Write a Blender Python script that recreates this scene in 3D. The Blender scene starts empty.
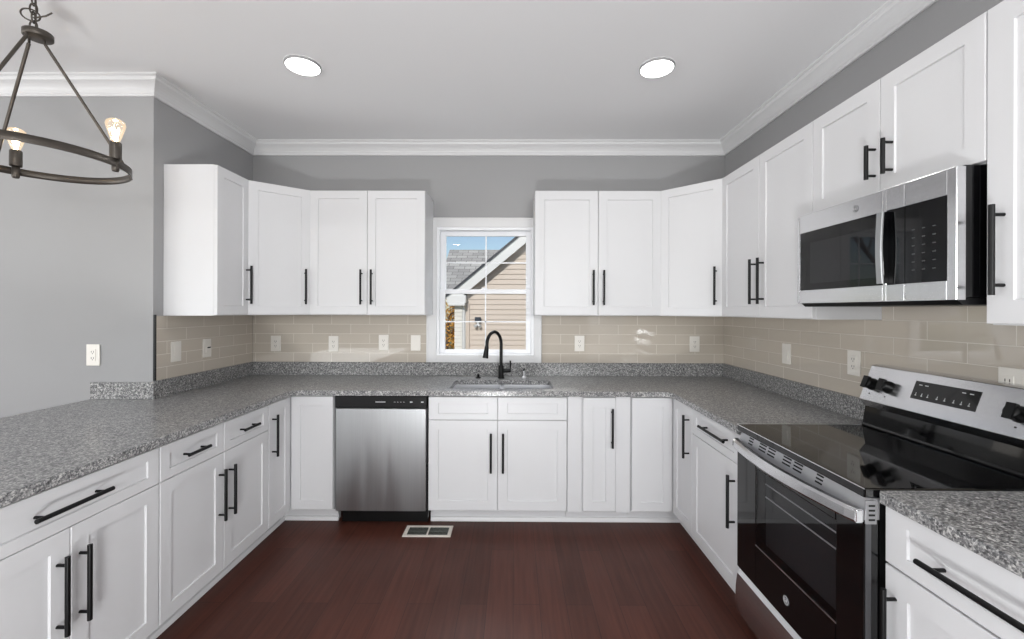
import bpy, bmesh, math, random
from mathutils import Vector, Matrix
random.seed(7)
S = bpy.context.scene
COL = S.collection
PI = math.pi

# ------------------------------------------------------------------ camera
cd = bpy.data.cameras.new('camera'); cam = bpy.data.objects.new('camera', cd); COL.objects.link(cam)
cd.sensor_width = 36.0; cd.lens = 425 / 1024 * 36
cd.shift_x = 0.0005; cd.shift_y = -0.0090
cd.clip_start = 0.02; cd.clip_end = 200
cam.location = (0, 0, 1.41); cam.rotation_euler = (PI / 2, -0.003, 0.006)
S.camera = cam

# ------------------------------------------------------------------ colour management, sky, sun, added lamps
S.view_settings.view_transform = 'Standard'; S.view_settings.look = 'None'
S.view_settings.gamma = 1; S.view_settings.use_curve_mapping = False
S.view_settings.exposure = -0.14
S.cycles.max_bounces = 10; S.cycles.diffuse_bounces = 5; S.cycles.glossy_bounces = 5
S.cycles.transmission_bounces = 8; S.cycles.transparent_max_bounces = 12
S.cycles.sample_clamp_indirect = 6.0; S.cycles.use_denoising = True
W = bpy.data.worlds.new('world'); S.world = W; W.use_nodes = True
wn = W.node_tree; wn.nodes.clear()
sky = wn.nodes.new('ShaderNodeTexSky'); sky.sky_type = 'NISHITA'; sky.sun_disc = False
sky.sun_elevation = math.radians(38); sky.sun_rotation = math.radians(200); sky.air_density = 1.0; sky.dust_density = 0.6
bg = wn.nodes.new('ShaderNodeBackground'); bg.inputs[1].default_value = 0.13
wo = wn.nodes.new('ShaderNodeOutputWorld')
wn.links.new(sky.outputs[0], bg.inputs[0]); wn.links.new(bg.outputs[0], wo.inputs[0])

def lamp(name, typ, loc, energy, color=(1, 1, 1), aim=None, **kw):
    d = bpy.data.lights.new(name, typ); d.energy = energy; d.color = color
    for k, v in kw.items(): setattr(d, k, v)
    o = bpy.data.objects.new(name, d); COL.objects.link(o); o.location = loc
    if aim is not None:
        o.rotation_euler = (Vector(aim) - Vector(loc)).to_track_quat('-Z', 'Y').to_euler()
    return o
lamp('sun', 'SUN', (-4, -6, 12), 3.0, (1, .97, .92), aim=(-4 + 2, -6 + 9, 12 - 6), angle=math.radians(2))
# added fill lamps at invented openings behind the camera and in the dining room
lamp('fill_rear', 'AREA', (-3.45, -3.05, 1.92), 6, (.985, 1, 1), aim=(-.9, 3.0, .6), shape='RECTANGLE', size=2.6, size_y=1.1)
lamp('fill_rear_right', 'AREA', (1.05, -3.05, 1.92), 72, (.985, 1, 1), aim=(-1.0, .8, .2), shape='RECTANGLE', size=1.0, size_y=1.1)
lamp('fill_dining', 'AREA', (-5.45, 0.2, 1.55), 46, (.985, 1, 1), aim=(0, 0.2, 1.45), shape='RECTANGLE', size=2.8, size_y=1.6)
# added up-light on the floor behind the camera, lifts the ceiling
lamp('added_uplight_floor', 'AREA', (-.3, -.7, .05), 90, (.985, 1, 1), aim=(-.3, .35, 2.745), shape='DISK', size=.6)
# added lamp outside, above the view, strengthens skylight through the kitchen window
lamp('window_skylight_boost', 'AREA', (-.2, 4.35, 3.1), 70, (.96, .98, 1), aim=(-.3, 3.2, 1.35), shape='RECTANGLE', size=1.3, size_y=.8)
# added up-lights at those openings, put in to brighten the ceiling
lamp('added_uplight_rear', 'AREA', (-3.45, -3.0, 1.65), 60, (.985, 1, 1), aim=(-0.5, 1.2, 2.75), shape='RECTANGLE', size=2.6, size_y=.5)
lamp('added_uplight_rear_right', 'AREA', (1.05, -3.0, 1.65), 36, (.985, 1, 1), aim=(.6, 1.2, 2.75), shape='RECTANGLE', size=1.0, size_y=.5)
lamp('added_uplight_dining', 'AREA', (-5.4, 0.2, 1.1), 45, (.985, 1, 1), aim=(-1.5, 0.8, 2.75), shape='RECTANGLE', size=2.8, size_y=.9)

# ------------------------------------------------------------------ room dimensions (metres)
D, L, R = 3.40, 2.10, 1.68           # back wall, left and right wall distances
YW = 2.46                            # dining wall plane (faces the camera)
CZ = 2.745                           # ceiling
XD, YR = -5.55, -3.15                # dining side wall, rear wall
TOPZ, TOPB = 0.889, 0.855            # worktop
UZ0, UZ1 = 1.372, 2.278              # wall cabinets
FB, FL, FR = D - 0.645, -L + 0.65, R - 0.65   # door fronts of the base runs
UF = 0.324                           # wall cabinet depth with door
DT = 0.020                           # door thickness

# ------------------------------------------------------------------ materials
def lin(c): 
    c = c / 255
    return c / 12.92 if c <= .04045 else ((c + .055) / 1.055) ** 2.4
def rgb(r, g, b): return (lin(r), lin(g), lin(b), 1)
def new_mat(name):
    m = bpy.data.materials.new(name); m.use_nodes = True
    nt = m.node_tree; b = nt.nodes['Principled BSDF']
    return m, nt, b
def principled(name, col, rough=.5, metal=0, spec=.5, coat=0, noise=0.0, nscale=30, emis=None, estr=0, bump=0, bscale=200):
    m, nt, b = new_mat(name)
    b.inputs['Base Color'].default_value = col; b.inputs['Roughness'].default_value = rough
    b.inputs['Metallic'].default_value = metal; b.inputs['Specular IOR Level'].default_value = spec
    b.inputs['Coat Weight'].default_value = coat; b.inputs['Coat Roughness'].default_value = .05
    tc = nt.nodes.new('ShaderNodeTexCoord')
    nz = nt.nodes.new('ShaderNodeTexNoise'); nz.inputs['Scale'].default_value = nscale
    nt.links.new(tc.outputs['Object'], nz.inputs['Vector'])
    if noise:
        mx = nt.nodes.new('ShaderNodeMix'); mx.data_type = 'RGBA'
        mx.inputs[6].default_value = tuple(c * (1 - noise) for c in col[:3]) + (1,)
        mx.inputs[7].default_value = tuple(min(1, c * (1 + noise)) for c in col[:3]) + (1,)
        nt.links.new(nz.outputs['Fac'], mx.inputs[0]); nt.links.new(mx.outputs[2], b.inputs['Base Color'])
    if bump:
        n2 = nt.nodes.new('ShaderNodeTexNoise'); n2.inputs['Scale'].default_value = bscale
        nt.links.new(tc.outputs['Object'], n2.inputs['Vector'])
        bp = nt.nodes.new('ShaderNodeBump'); bp.inputs['Strength'].default_value = bump; bp.inputs['Distance'].default_value = .002
        nt.links.new(n2.outputs['Fac'], bp.inputs['Height']); nt.links.new(bp.outputs[0], b.inputs['Normal'])
    if emis: b.inputs['Emission Color'].default_value = emis; b.inputs['Emission Strength'].default_value = estr
    return m
def ramp(nt, pts):
    r = nt.nodes.new('ShaderNodeValToRGB')
    while len(r.color_ramp.elements) < len(pts): r.color_ramp.elements.new(.5)
    for e, (p, c) in zip(r.color_ramp.elements, pts): e.position = p; e.color = c
    return r

WHITE = principled('cabinet_white_paint', rgb(209, 209, 211), .38, noise=.01, nscale=8)
TRIMW = principled('trim_white_paint', rgb(216, 216, 217), .42, noise=.01)
VINYL = principled('white_vinyl', rgb(236, 237, 240), .35, noise=.01)
WALLP = principled('grey_wall_paint', rgb(156, 156, 157), .75, noise=.02, nscale=3, bump=.08, bscale=350)
CEIL = principled('ceiling_paint', rgb(232, 232, 233), .85, noise=.01, nscale=2, bump=.06, bscale=300)
BLACKM = principled('matte_black_metal', rgb(24, 24, 25), .38, metal=.6, noise=.1)
BLACKP = principled('black_plastic', rgb(13, 13, 14), .35, spec=.3, noise=.1)
BLACKG = principled('black_glass', rgb(5, 5, 6), .05, spec=.5, coat=0, noise=.05)
PLATE = principled('white_cover_plate', rgb(228, 224, 217), .4, noise=.01)
DARKSLOT = principled('dark_slot', rgb(60, 56, 52), .6, noise=.05)
CHROME = principled('chrome', rgb(232, 232, 235), .28, metal=1, noise=.01)
BRONZE = principled('dark_bronze_metal', rgb(82, 77, 72), .42, metal=.75, noise=.15, nscale=20)
MARK = principled('pale_print', rgb(200, 200, 202), .5, noise=.02)
LED = principled('led_diffuser', (1, 1, 1, 1), .5, emis=(1, .99, .97, 1), estr=7, noise=.001)
RINGG = principled('light_trim_shade', rgb(150, 150, 151), .5, noise=.02)  # white trim painted grey to hold the shade of its rim gap
LIGHTG = principled('register_enamel', rgb(214, 208, 200), .45, noise=.02)
REGD = principled('register_louver_grey', rgb(96, 99, 94), .5, noise=.05)

def steel_mat(name, base, rough, axis):
    m, nt, b = new_mat(name)
    b.inputs['Metallic'].default_value = 1
    tc = nt.nodes.new('ShaderNodeTexCoord'); mp = nt.nodes.new('ShaderNodeMapping')
    sc = [1.5, 1.5, 1.5]
    for i in range(3):
        if i != axis: sc[i] = 90
    mp.inputs['Scale'].default_value = sc
    nz = nt.nodes.new('ShaderNodeTexNoise'); nz.inputs['Scale'].default_value = 1; nz.inputs['Detail'].default_value = 4
    nt.links.new(tc.outputs['Object'], mp.inputs[0]); nt.links.new(mp.outputs[0], nz.inputs['Vector'])
    if axis == 2:
        m2_ = nt.nodes.new('ShaderNodeMapping'); m2_.inputs['Scale'].default_value = (9, 9, .8)
        n3 = nt.nodes.new('ShaderNodeTexNoise'); n3.inputs['Scale'].default_value = 1; n3.inputs['Detail'].default_value = 1; n3.inputs['Distortion'].default_value = .6
        nt.links.new(tc.outputs['Object'], m2_.inputs[0]); nt.links.new(m2_.outputs[0], n3.inputs['Vector'])
    r = ramp(nt, [(.3, tuple(c * .95 for c in base[:3]) + (1,)), (.7, tuple(min(1, c * 1.03) for c in base[:3]) + (1,))])
    nt.links.new(nz.outputs['Fac'], r.inputs[0]); nt.links.new(r.outputs[0], b.inputs['Base Color'])
    mr = nt.nodes.new('ShaderNodeMapRange'); mr.inputs[3].default_value = rough * .92; mr.inputs[4].default_value = rough * 1.1
    nt.links.new(nz.outputs['Fac'], mr.inputs[0]); nt.links.new(mr.outputs[0], b.inputs['Roughness'])
    b.inputs['Anisotropic'].default_value = .6
    if axis == 2:
        mr.inputs[3].default_value = .33; mr.inputs[4].default_value = .44; mr.inputs[1].default_value = .35; mr.inputs[2].default_value = .65
        nt.links.new(n3.outputs['Fac'], mr.inputs[0])
    bp = nt.nodes.new('ShaderNodeBump'); bp.inputs['Strength'].default_value = .02; bp.inputs['Distance'].default_value = .0006
    nt.links.new(nz.outputs['Fac'], bp.inputs['Height']); nt.links.new(bp.outputs[0], b.inputs['Normal'])
    return m
STEELV = steel_mat('brushed_steel_vertical', rgb(178, 180, 182), .36, 2)
STEELH = steel_mat('brushed_steel_horizontal', rgb(222, 222, 224), .20, 1)
STEELX = steel_mat('brushed_steel_basin', rgb(222, 222, 225), .42, 0)

def granite():
    m, nt, b = new_mat('speckled_grey_granite')
    tc = nt.nodes.new('ShaderNodeTexCoord')
    v1 = nt.nodes.new('ShaderNodeTexVoronoi'); v1.inputs['Scale'].default_value = 210
    v2 = nt.nodes.new('ShaderNodeTexNoise'); v2.inputs['Scale'].default_value = 85; v2.inputs['Detail'].default_value = 5; v2.inputs['Roughness'].default_value = .8
    nt.links.new(tc.outputs['Object'], v1.inputs['Vector']); nt.links.new(tc.outputs['Object'], v2.inputs['Vector'])
    sep = nt.nodes.new('ShaderNodeSeparateColor'); nt.links.new(v1.outputs['Color'], sep.inputs[0])
    ad = nt.nodes.new('ShaderNodeMath'); ad.operation = 'MULTIPLY_ADD'; ad.inputs[1].default_value = .45
    ml = nt.nodes.new('ShaderNodeMath'); ml.operation = 'MULTIPLY_ADD'; ml.inputs[1].default_value = 1.5; ml.inputs[2].default_value = -.47
    nt.links.new(v2.outputs['Fac'], ml.inputs[0])
    nt.links.new(sep.outputs[0], ad.inputs[0]); nt.links.new(ml.outputs[0], ad.inputs[2])
    r = ramp(nt, [(.12, rgb(34, 34, 36)), (.30, rgb(84, 84, 86)), (.5, rgb(120, 120, 121)), (.66, rgb(158, 157, 156)), (.86, rgb(206, 205, 203))])
    nt.links.new(ad.outputs[0], r.inputs[0]); nt.links.new(r.outputs[0], b.inputs['Base Color'])
    b.inputs['Roughness'].default_value = .3; b.inputs['Specular IOR Level'].default_value = .4
    b.inputs['Coat Weight'].default_value = .2; b.inputs['Coat Roughness'].default_value = .12
    return m
GRANITE = granite()

def tile_mat(name, ax, x0):
    # taupe glass subway tile, 305 x 76 mm running bond; ax = horizontal object axis
    m, nt, b = new_mat(name)
    tc = nt.nodes.new('ShaderNodeTexCoord'); sp = nt.nodes.new('ShaderNodeSeparateXYZ')
    nt.links.new(tc.outputs['Object'], sp.inputs[0])
    a = nt.nodes.new('ShaderNodeMath'); a.operation = 'SUBTRACT'; a.inputs[1].default_value = x0
    z = nt.nodes.new('ShaderNodeMath'); z.operation = 'SUBTRACT'; z.inputs[1].default_value = .989
    nt.links.new(sp.outputs[ax], a.inputs[0]); nt.links.new(sp.outputs[2], z.inputs[0])
    cb = nt.nodes.new('ShaderNodeCombineXYZ'); nt.links.new(a.outputs[0], cb.inputs[0]); nt.links.new(z.outputs[0], cb.inputs[1])
    br = nt.nodes.new('ShaderNodeTexBrick'); br.offset = .5; br.offset_frequency = 2; br.squash = 1
    br.inputs['Scale'].default_value = 1; br.inputs['Brick Width'].default_value = .305; br.inputs['Row Height'].default_value = .0765
    br.inputs['Mortar Size'].default_value = .0016; br.inputs['Mortar Smooth'].default_value = .2; br.inputs['Bias'].default_value = 0
    br.inputs['Color1'].default_value = rgb(190, 181, 169); br.inputs['Color2'].default_value = rgb(195, 186, 174)
    br.inputs['Mortar'].default_value = rgb(218, 213, 204)
    nt.links.new(cb.outputs[0], br.inputs['Vector'])
    nt.links.new(br.outputs['Color'], b.inputs['Base Color'])
    mr = nt.nodes.new('ShaderNodeMapRange'); mr.inputs[3].default_value = .035; mr.inputs[4].default_value = .6
    nt.links.new(br.outputs['Fac'], mr.inputs[0]); nt.links.new(mr.outputs[0], b.inputs['Roughness'])
    iv = nt.nodes.new('ShaderNodeMath'); iv.operation = 'SUBTRACT'; iv.inputs[0].default_value = 1
    nt.links.new(br.outputs['Fac'], iv.inputs[1])
    bp = nt.nodes.new('ShaderNodeBump'); bp.inputs['Strength'].default_value = .5; bp.inputs['Distance'].default_value = .0015
    nt.links.new(iv.outputs[0], bp.inputs['Height']); nt.links.new(bp.outputs[0], b.inputs['Normal'])
    b.inputs['Specular IOR Level'].default_value = .9; b.inputs['Coat Weight'].default_value = .2; b.inputs['Coat Roughness'].default_value = .02
    return m
TILEX = tile_mat('taupe_glass_tile_back', 0, .83 - .305 * 20)
TILEYR = tile_mat('taupe_glass_tile_right', 1, 2.49 - .305 * 20)
TILEYL = tile_mat('taupe_glass_tile_left', 1, 2.70 - .305 * 20)

def floor_mat():
    m, nt, b = new_mat('dark_cherry_wood_floor')
    tc = nt.nodes.new('ShaderNodeTexCoord'); sp = nt.nodes.new('ShaderNodeSeparateXYZ'); nt.links.new(tc.outputs['Object'], sp.inputs[0])
    cb = nt.nodes.new('ShaderNodeCombineXYZ'); nt.links.new(sp.outputs[1], cb.inputs[0]); nt.links.new(sp.outputs[0], cb.inputs[1])
    br = nt.nodes.new('ShaderNodeTexBrick'); br.offset = .37; br.inputs['Scale'].default_value = 1
    br.inputs['Brick Width'].default_value = 1.25; br.inputs['Row Height'].default_value = .127; br.inputs['Mortar Size'].default_value = .0011
    br.inputs['Color1'].default_value = rgb(82, 46, 37); br.inputs['Color2'].default_value = rgb(69, 38, 30); br.inputs['Mortar'].default_value = rgb(42, 26, 23)
    nt.links.new(cb.outputs[0], br.inputs['Vector'])
    mp = nt.nodes.new('ShaderNodeMapping'); mp.inputs['Scale'].default_value = (55, 2.5, 1); nt.links.new(tc.outputs['Object'], mp.inputs[0])
    nz = nt.nodes.new('ShaderNodeTexNoise'); nz.inputs['Scale'].default_value = 1; nz.inputs['Detail'].default_value = 6; nt.links.new(mp.outputs[0], nz.inputs['Vector'])
    r = ramp(nt, [(.3, (.78, .76, .75, 1)), (.7, (1.15, 1.14, 1.13, 1))]); nt.links.new(nz.outputs['Fac'], r.inputs[0])
    mx = nt.nodes.new('ShaderNodeMix'); mx.data_type = 'RGBA'; mx.blend_type = 'MULTIPLY'; mx.inputs[0].default_value = 1
    nt.links.new(br.outputs['Color'], mx.inputs[6]); nt.links.new(r.outputs[0], mx.inputs[7]); nt.links.new(mx.outputs[2], b.inputs['Base Color'])
    n2 = nt.nodes.new('ShaderNodeTexNoise'); n2.inputs['Scale'].default_value = 4; nt.links.new(tc.outputs['Object'], n2.inputs['Vector'])
    mr = nt.nodes.new('ShaderNodeMapRange'); mr.inputs[3].default_value = .32; mr.inputs[4].default_value = .48
    nt.links.new(n2.outputs['Fac'], mr.inputs[0]); nt.links.new(mr.outputs[0], b.inputs['Roughness'])
    bp = nt.nodes.new('ShaderNodeBump'); bp.inputs['Strength'].default_value = .12; bp.inputs['Distance'].default_value = .001
    nt.links.new(nz.outputs['Fac'], bp.inputs['Height']); nt.links.new(bp.outputs[0], b.inputs['Normal'])
    b.inputs['Specular IOR Level'].default_value = .22
    return m
FLOORM = floor_mat()

def glass_mat(name, tint=(1, 1, 1, 1), rough=0.0, refl=.08):
    m, nt, b = new_mat(name)
    nt.nodes.remove(b); out = nt.nodes['Material Output']
    tr = nt.nodes.new('ShaderNodeBsdfTransparent'); tr.inputs[0].default_value = tint
    gl = nt.nodes.new('ShaderNodeBsdfGlossy'); gl.inputs['Roughness'].default_value = rough
    fr = nt.nodes.new('ShaderNodeFresnel'); fr.inputs[0].default_value = 1.45
    ge = nt.nodes.new('ShaderNodeNewGeometry'); inv = nt.nodes.new('ShaderNodeMath'); inv.operation = 'SUBTRACT'; inv.inputs[0].default_value = 1
    nt.links.new(ge.outputs['Backfacing'], inv.inputs[1])
    ml = nt.nodes.new('ShaderNodeMath'); ml.operation = 'MULTIPLY'; nt.links.new(fr.outputs[0], ml.inputs[0]); nt.links.new(inv.outputs[0], ml.inputs[1])
    mx = nt.nodes.new('ShaderNodeMixShader')
    nt.links.new(ml.outputs[0], mx.inputs[0]); nt.links.new(tr.outputs[0], mx.inputs[1]); nt.links.new(gl.outputs[0], mx.inputs[2])
    nt.links.new(mx.outputs[0], out.inputs[0])
    return m
GLASS = glass_mat('window_glass', (.97, .98, .98, 1))
OVENGLASS = glass_mat('smoked_oven_glass', (.78, .78, .79, 1), .02)
MWGLASS = glass_mat('smoked_microwave_glass', (.5, .5, .51, 1), .02)
def bulb_mat():
    m, nt, b = new_mat('warm_bulb_glass')
    nt.nodes.remove(b); out = nt.nodes['Material Output']
    tr = nt.nodes.new('ShaderNodeBsdfTransparent'); tr.inputs[0].default_value = (1, .96, .9, 1)
    gl = nt.nodes.new('ShaderNodeBsdfGlossy'); gl.inputs['Roughness'].default_value = .05
    em = nt.nodes.new('ShaderNodeEmission'); em.inputs[0].default_value = (1, .80, .58, 1); em.inputs[1].default_value = .22
    lw = nt.nodes.new('ShaderNodeFresnel'); lw.inputs[0].default_value = 1.4
    mx = nt.nodes.new('ShaderNodeMixShader'); ad = nt.nodes.new('ShaderNodeAddShader')
    nt.links.new(lw.outputs[0], mx.inputs[0]); nt.links.new(tr.outputs[0], mx.inputs[1]); nt.links.new(gl.outputs[0], mx.inputs[2])
    nt.links.new(mx.outputs[0], ad.inputs[0]); nt.links.new(em.outputs[0], ad.inputs[1]); nt.links.new(ad.outputs[0], out.inputs[0])
    return m
BULBG = bulb_mat()
FILAMENT = principled('glowing_filament', (1, .85, .6, 1), .5, emis=(1, .80, .52, 1), estr=30, noise=.001)

def shingle_mat():
    m, nt, b = new_mat('grey_asphalt_shingles')
    tc = nt.nodes.new('ShaderNodeTexCoord'); sp = nt.nodes.new('ShaderNodeSeparateXYZ'); nt.links.new(tc.outputs['Object'], sp.inputs[0])
    ad = nt.nodes.new('ShaderNodeMath'); ad.operation = 'MULTIPLY'; ad.inputs[1].default_value = 1.6; nt.links.new(sp.outputs[2], ad.inputs[0])
    cb = nt.nodes.new('ShaderNodeCombineXYZ'); nt.links.new(sp.outputs[0], cb.inputs[0]); nt.links.new(ad.outputs[0], cb.inputs[1])
    br = nt.nodes.new('ShaderNodeTexBrick'); br.inputs['Scale'].default_value = 1; br.inputs['Brick Width'].default_value = .32
    br.inputs['Row Height'].default_value = .16; br.inputs['Mortar Size'].default_value = .01
    br.inputs['Color1'].default_value = rgb(200, 196, 190); br.inputs['Color2'].default_value = rgb(160, 156, 152); br.inputs['Mortar'].default_value = rgb(132, 128, 125)
    nt.links.new(cb.outputs[0], br.inputs['Vector']); nt.links.new(br.outputs['Color'], b.inputs['Base Color']); b.inputs['Roughness'].default_value = .9
    return m
SHINGLE = shingle_mat()
SIDING = principled('tan_vinyl_siding', rgb(216, 200, 186), .6, noise=.02)
SIDEW = principled('white_vinyl_siding', rgb(232, 230, 226), .6, noise=.02)
FASCIA = principled('white_fascia', rgb(232, 230, 228), .5, noise=.02)
DRIP = principled('dark_drip_edge', rgb(58, 60, 66), .5, noise=.02)
BARK = principled('bark', rgb(96, 80, 68), .9, noise=.25, nscale=12)
LEAF = principled('orange_leaves', rgb(206, 150, 62), .7, noise=.35, nscale=3)
GRASS = principled('lawn_grass', rgb(122, 120, 78), .95, noise=.3, nscale=6)
EXTW = principled('outer_wall_siding', rgb(200, 200, 200), .7, noise=.02)

# ------------------------------------------------------------------ mesh helpers
class MB:
    def __init__(s): s.v = []; s.f = []; s.sm = []
    def add(s, verts, faces, smooth=False):
        n = len(s.v); s.v += [tuple(p) for p in verts]
        s.f += [tuple(i + n for i in f) for f in faces]; s.sm += [smooth] * len(faces)
        return s
    def box(s, x0, x1, y0, y1, z0, z1, c=0.0):
        if c <= 0:
            v = [(x, y, z) for x in (x0, x1) for y in (y0, y1) for z in (z0, z1)]
            f = [(0, 1, 3, 2), (4, 6, 7, 5), (0, 4, 5, 1), (2, 3, 7, 6), (0, 2, 6, 4), (1, 5, 7, 3)]
            return s.add(v, f)
        bm = bmesh.new()
        bmesh.ops.create_cube(bm, size=1)
        for p in bm.verts:
            p.co = Vector(((x0 + x1) / 2 + p.co.x * (x1 - x0), (y0 + y1) / 2 + p.co.y * (y1 - y0), (z0 + z1) / 2 + p.co.z * (z1 - z0)))
        bmesh.ops.bevel(bm, geom=list(bm.edges), offset=c, segments=2, affect='EDGES', profile=.5)
        return s.frombm(bm)
    def frombm(s, bm, smooth=False):
        bm.verts.index_update()
        s.add([tuple(v.co) for v in bm.verts], [tuple(v.index for v in f.verts) for f in bm.faces], smooth); bm.free(); return s
    def tube(s, pts, r, n=12, caps=True, smooth=True):
        pts = [Vector(p) for p in pts]; m = len(pts)
        rr = r if isinstance(r, (list, tuple)) else [r] * m
        rings = []; up = None
        for i, p in enumerate(pts):
            t = (pts[min(i + 1, m - 1)] - pts[max(i - 1, 0)]).normalized()
            if up is None:
                a = Vector((0, 0, 1)) if abs(t.z) < .9 else Vector((1, 0, 0)); up = a
            u = (up - t * up.dot(t))
            if u.length < 1e-6: u = t.orthogonal()
            u.normalize(); w = t.cross(u); up = u
            rings.append([p + (u * math.cos(2 * PI * k / n) + w * math.sin(2 * PI * k / n)) * rr[i] for k in range(n)])
        v = [q for g in rings for q in g]; f = []
        for i in range(m - 1):
            for k in range(n):
                f.append((i * n + k, i * n + (k + 1) % n, (i + 1) * n + (k + 1) % n, (i + 1) * n + k))
        s.add(v, f, smooth)
        if caps:
            s.add(rings[0], [tuple(range(n - 1, -1, -1))]); s.add(rings[-1], [tuple(range(n))])
        return s
    def lathe(s, prof, c=(0, 0, 0), n=24, smooth=True, axis='z'):
        v = []; f = []; m = len(prof)
        for r, z in prof:
            for k in range(n):
                a = 2 * PI * k / n; x, y = r * math.cos(a), r * math.sin(a)
                if axis == 'z': q = (c[0] + x, c[1] + y, c[2] + z)
                elif axis == 'y': q = (c[0] + x, c[1] + z, c[2] - y)
                else: q = (c[0] + z, c[1] + x, c[2] + y)
                v.append(q)
        for i in range(m - 1):
            for k in range(n): f.append((i * n + k, i * n + (k + 1) % n, (i + 1) * n + (k + 1) % n, (i + 1) * n + k))
        return s.add(v, f, smooth)
    def prism(s, poly, z0, z1, axis='z'):
        # poly is a convex-ish 2D outline; axis says which way it is extruded
        n = len(poly)
        def q(p, z):
            return (p[0], p[1], z) if axis == 'z' else (p[0], z, p[1]) if axis == 'y' else (z, p[0], p[1])
        v = [q(p, z0) for p in poly] + [q(p, z1) for p in poly]
        f = [tuple(range(n - 1, -1, -1)), tuple(range(n, 2 * n))] + [(i, (i + 1) % n, n + (i + 1) % n, n + i) for i in range(n)]
        return s.add(v, f)
    def rects(s, loops):
        # loops of rectangles (x0,x1,z0,z1,y) facing -y, joined ring by ring; last is filled, first gets a back
        v = []; f = []
        for (x0, x1, z0, z1, y) in loops: v += [(x0, y, z0), (x1, y, z0), (x1, y, z1), (x0, y, z1)]
        for i in range(len(loops) - 1):
            for k in range(4): f.append((i * 4 + k, i * 4 + (k + 1) % 4, i * 4 + 4 + (k + 1) % 4, i * 4 + 4 + k))
        m = (len(loops) - 1) * 4
        f.append((m, m + 1, m + 2, m + 3)); f.append((3, 2, 1, 0))
        return s.add(v, f)
    def build(s, name, mat, parent=None, bevel=0, fix=True):
        me = bpy.data.meshes.new(name); me.from_pydata(s.v, [], s.f); me.update()
        me.polygons.foreach_set('use_smooth', s.sm)
        if fix:
            bm = bmesh.new(); bm.from_mesh(me); bmesh.ops.recalc_face_normals(bm, faces=bm.faces); bm.to_mesh(me); bm.free()
        o = bpy.data.objects.new(name, me); COL.objects.link(o); me.materials.append(mat)
        if parent: o.parent = parent
        if bevel:
            md = o.modifiers.new('bevel', 'BEVEL'); md.width = bevel; md.segments = 2; md.limit_method = 'ANGLE'; md.angle_limit = math.radians(40)
        return o
def thing(name, label, cat, loc=(0, 0, 0), rz=0, group=None):
    o = bpy.data.objects.new(name, None); COL.objects.link(o); o.empty_display_size = .1
    o.location = loc; o.rotation_euler = (0, 0, rz); o['label'] = label; o['category'] = cat
    if group: o['group'] = group
    return o
def tag(o, label, cat, group=None, kind=None):
    o['label'] = label; o['category'] = cat
    if group: o['group'] = group
    if kind: o['kind'] = kind
    return o
def struct(o, label=None, cat=None):
    o['kind'] = 'structure'
    if label: o['label'] = label
    if cat: o['category'] = cat
    return o
def dup(root, loc=None, rz=None, label=None):
    def cp(o, par):
        c = o.copy(); COL.objects.link(c); c.parent = par
        for ch in [x for x in list(S.objects) if x.parent == o]: cp(ch, c)
        return c
    r = cp(root, None)
    if loc is not None: r.location = loc
    if rz is not None: r.rotation_euler = (0, 0, rz)
    if label: r['label'] = label
    return r

# ------------------------------------------------------------------ room shell
T = .15
struct(MB().box(XD - T, R + T, YR - T, D + T, -.12, 0).build('floor', FLOORM), 'dark reddish brown wood plank floor', 'floor')
struct(MB().box(XD - T, R + T, YR - T, D + T, CZ, CZ + .15).build('ceiling', CEIL), 'smooth white ceiling', 'ceiling')
WX0, WX1, WZ0, WZ1 = -.618, .158, 1.05, 2.072       # kitchen window opening
b = MB()
b.box(-L - T, WX0, D, D + T, 0, CZ).box(WX1, R + T, D, D + T, 0, CZ).box(WX0, WX1, D, D + T, 0, WZ0).box(WX0, WX1, D, D + T, WZ1, CZ)
struct(b.build('wall_back', WALLP), 'grey painted back wall behind the sink', 'wall')
struct(MB().box(R, R + T, YR, D, 0, CZ).build('wall_right', WALLP), 'grey painted wall behind the range', 'wall')
struct(MB().box(-L - T, -L, YW + T, D, 0, CZ).box(-L - T, -L, YW, YW + T, 0, CZ).build('wall_left', WALLP), 'short grey painted wall left of the sink run', 'wall')
struct(MB().box(XD - T, -L - T, YW, YW + T, 0, CZ).build('wall_dining', WALLP), 'light grey dining wall behind the chandelier', 'wall')
# dining side wall and rear wall with openings placed to suit the added fill lamps
def wall_with_hole(name, along, pos, a0, a1, h0, h1, z0, z1, label):
    m = MB()
    def bx(p, q, za, zb):
        if along == 'x': m.box(p, q, pos - T, pos, za, zb)
        else: m.box(pos - T, pos, p, q, za, zb)
    bx(a0, h0, 0, CZ); bx(h1, a1, 0, CZ); bx(h0, h1, 0, z0); bx(h0, h1, z1, CZ)
    return struct(m.build(name, WALLP), label, 'wall')
wall_with_hole('wall_side', 'y', XD, YR, YW, -1.3, 1.7, .7, 2.4, 'grey dining side wall')
m = MB()
for a, bb, za, zb in ((XD - T, -4.8, 0, CZ), (-2.1, .50, 0, CZ), (1.58, R + T, 0, CZ), (-4.8, -2.1, 0, 1.34), (-4.8, -2.1, 2.5, CZ), (.50, 1.58, 0, 1.34), (.50, 1.58, 2.5, CZ)):
    m.box(a, bb, YR - T, YR, za, zb)
struct(m.build('wall_rear', WALLP), 'grey rear wall', 'wall')

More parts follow.
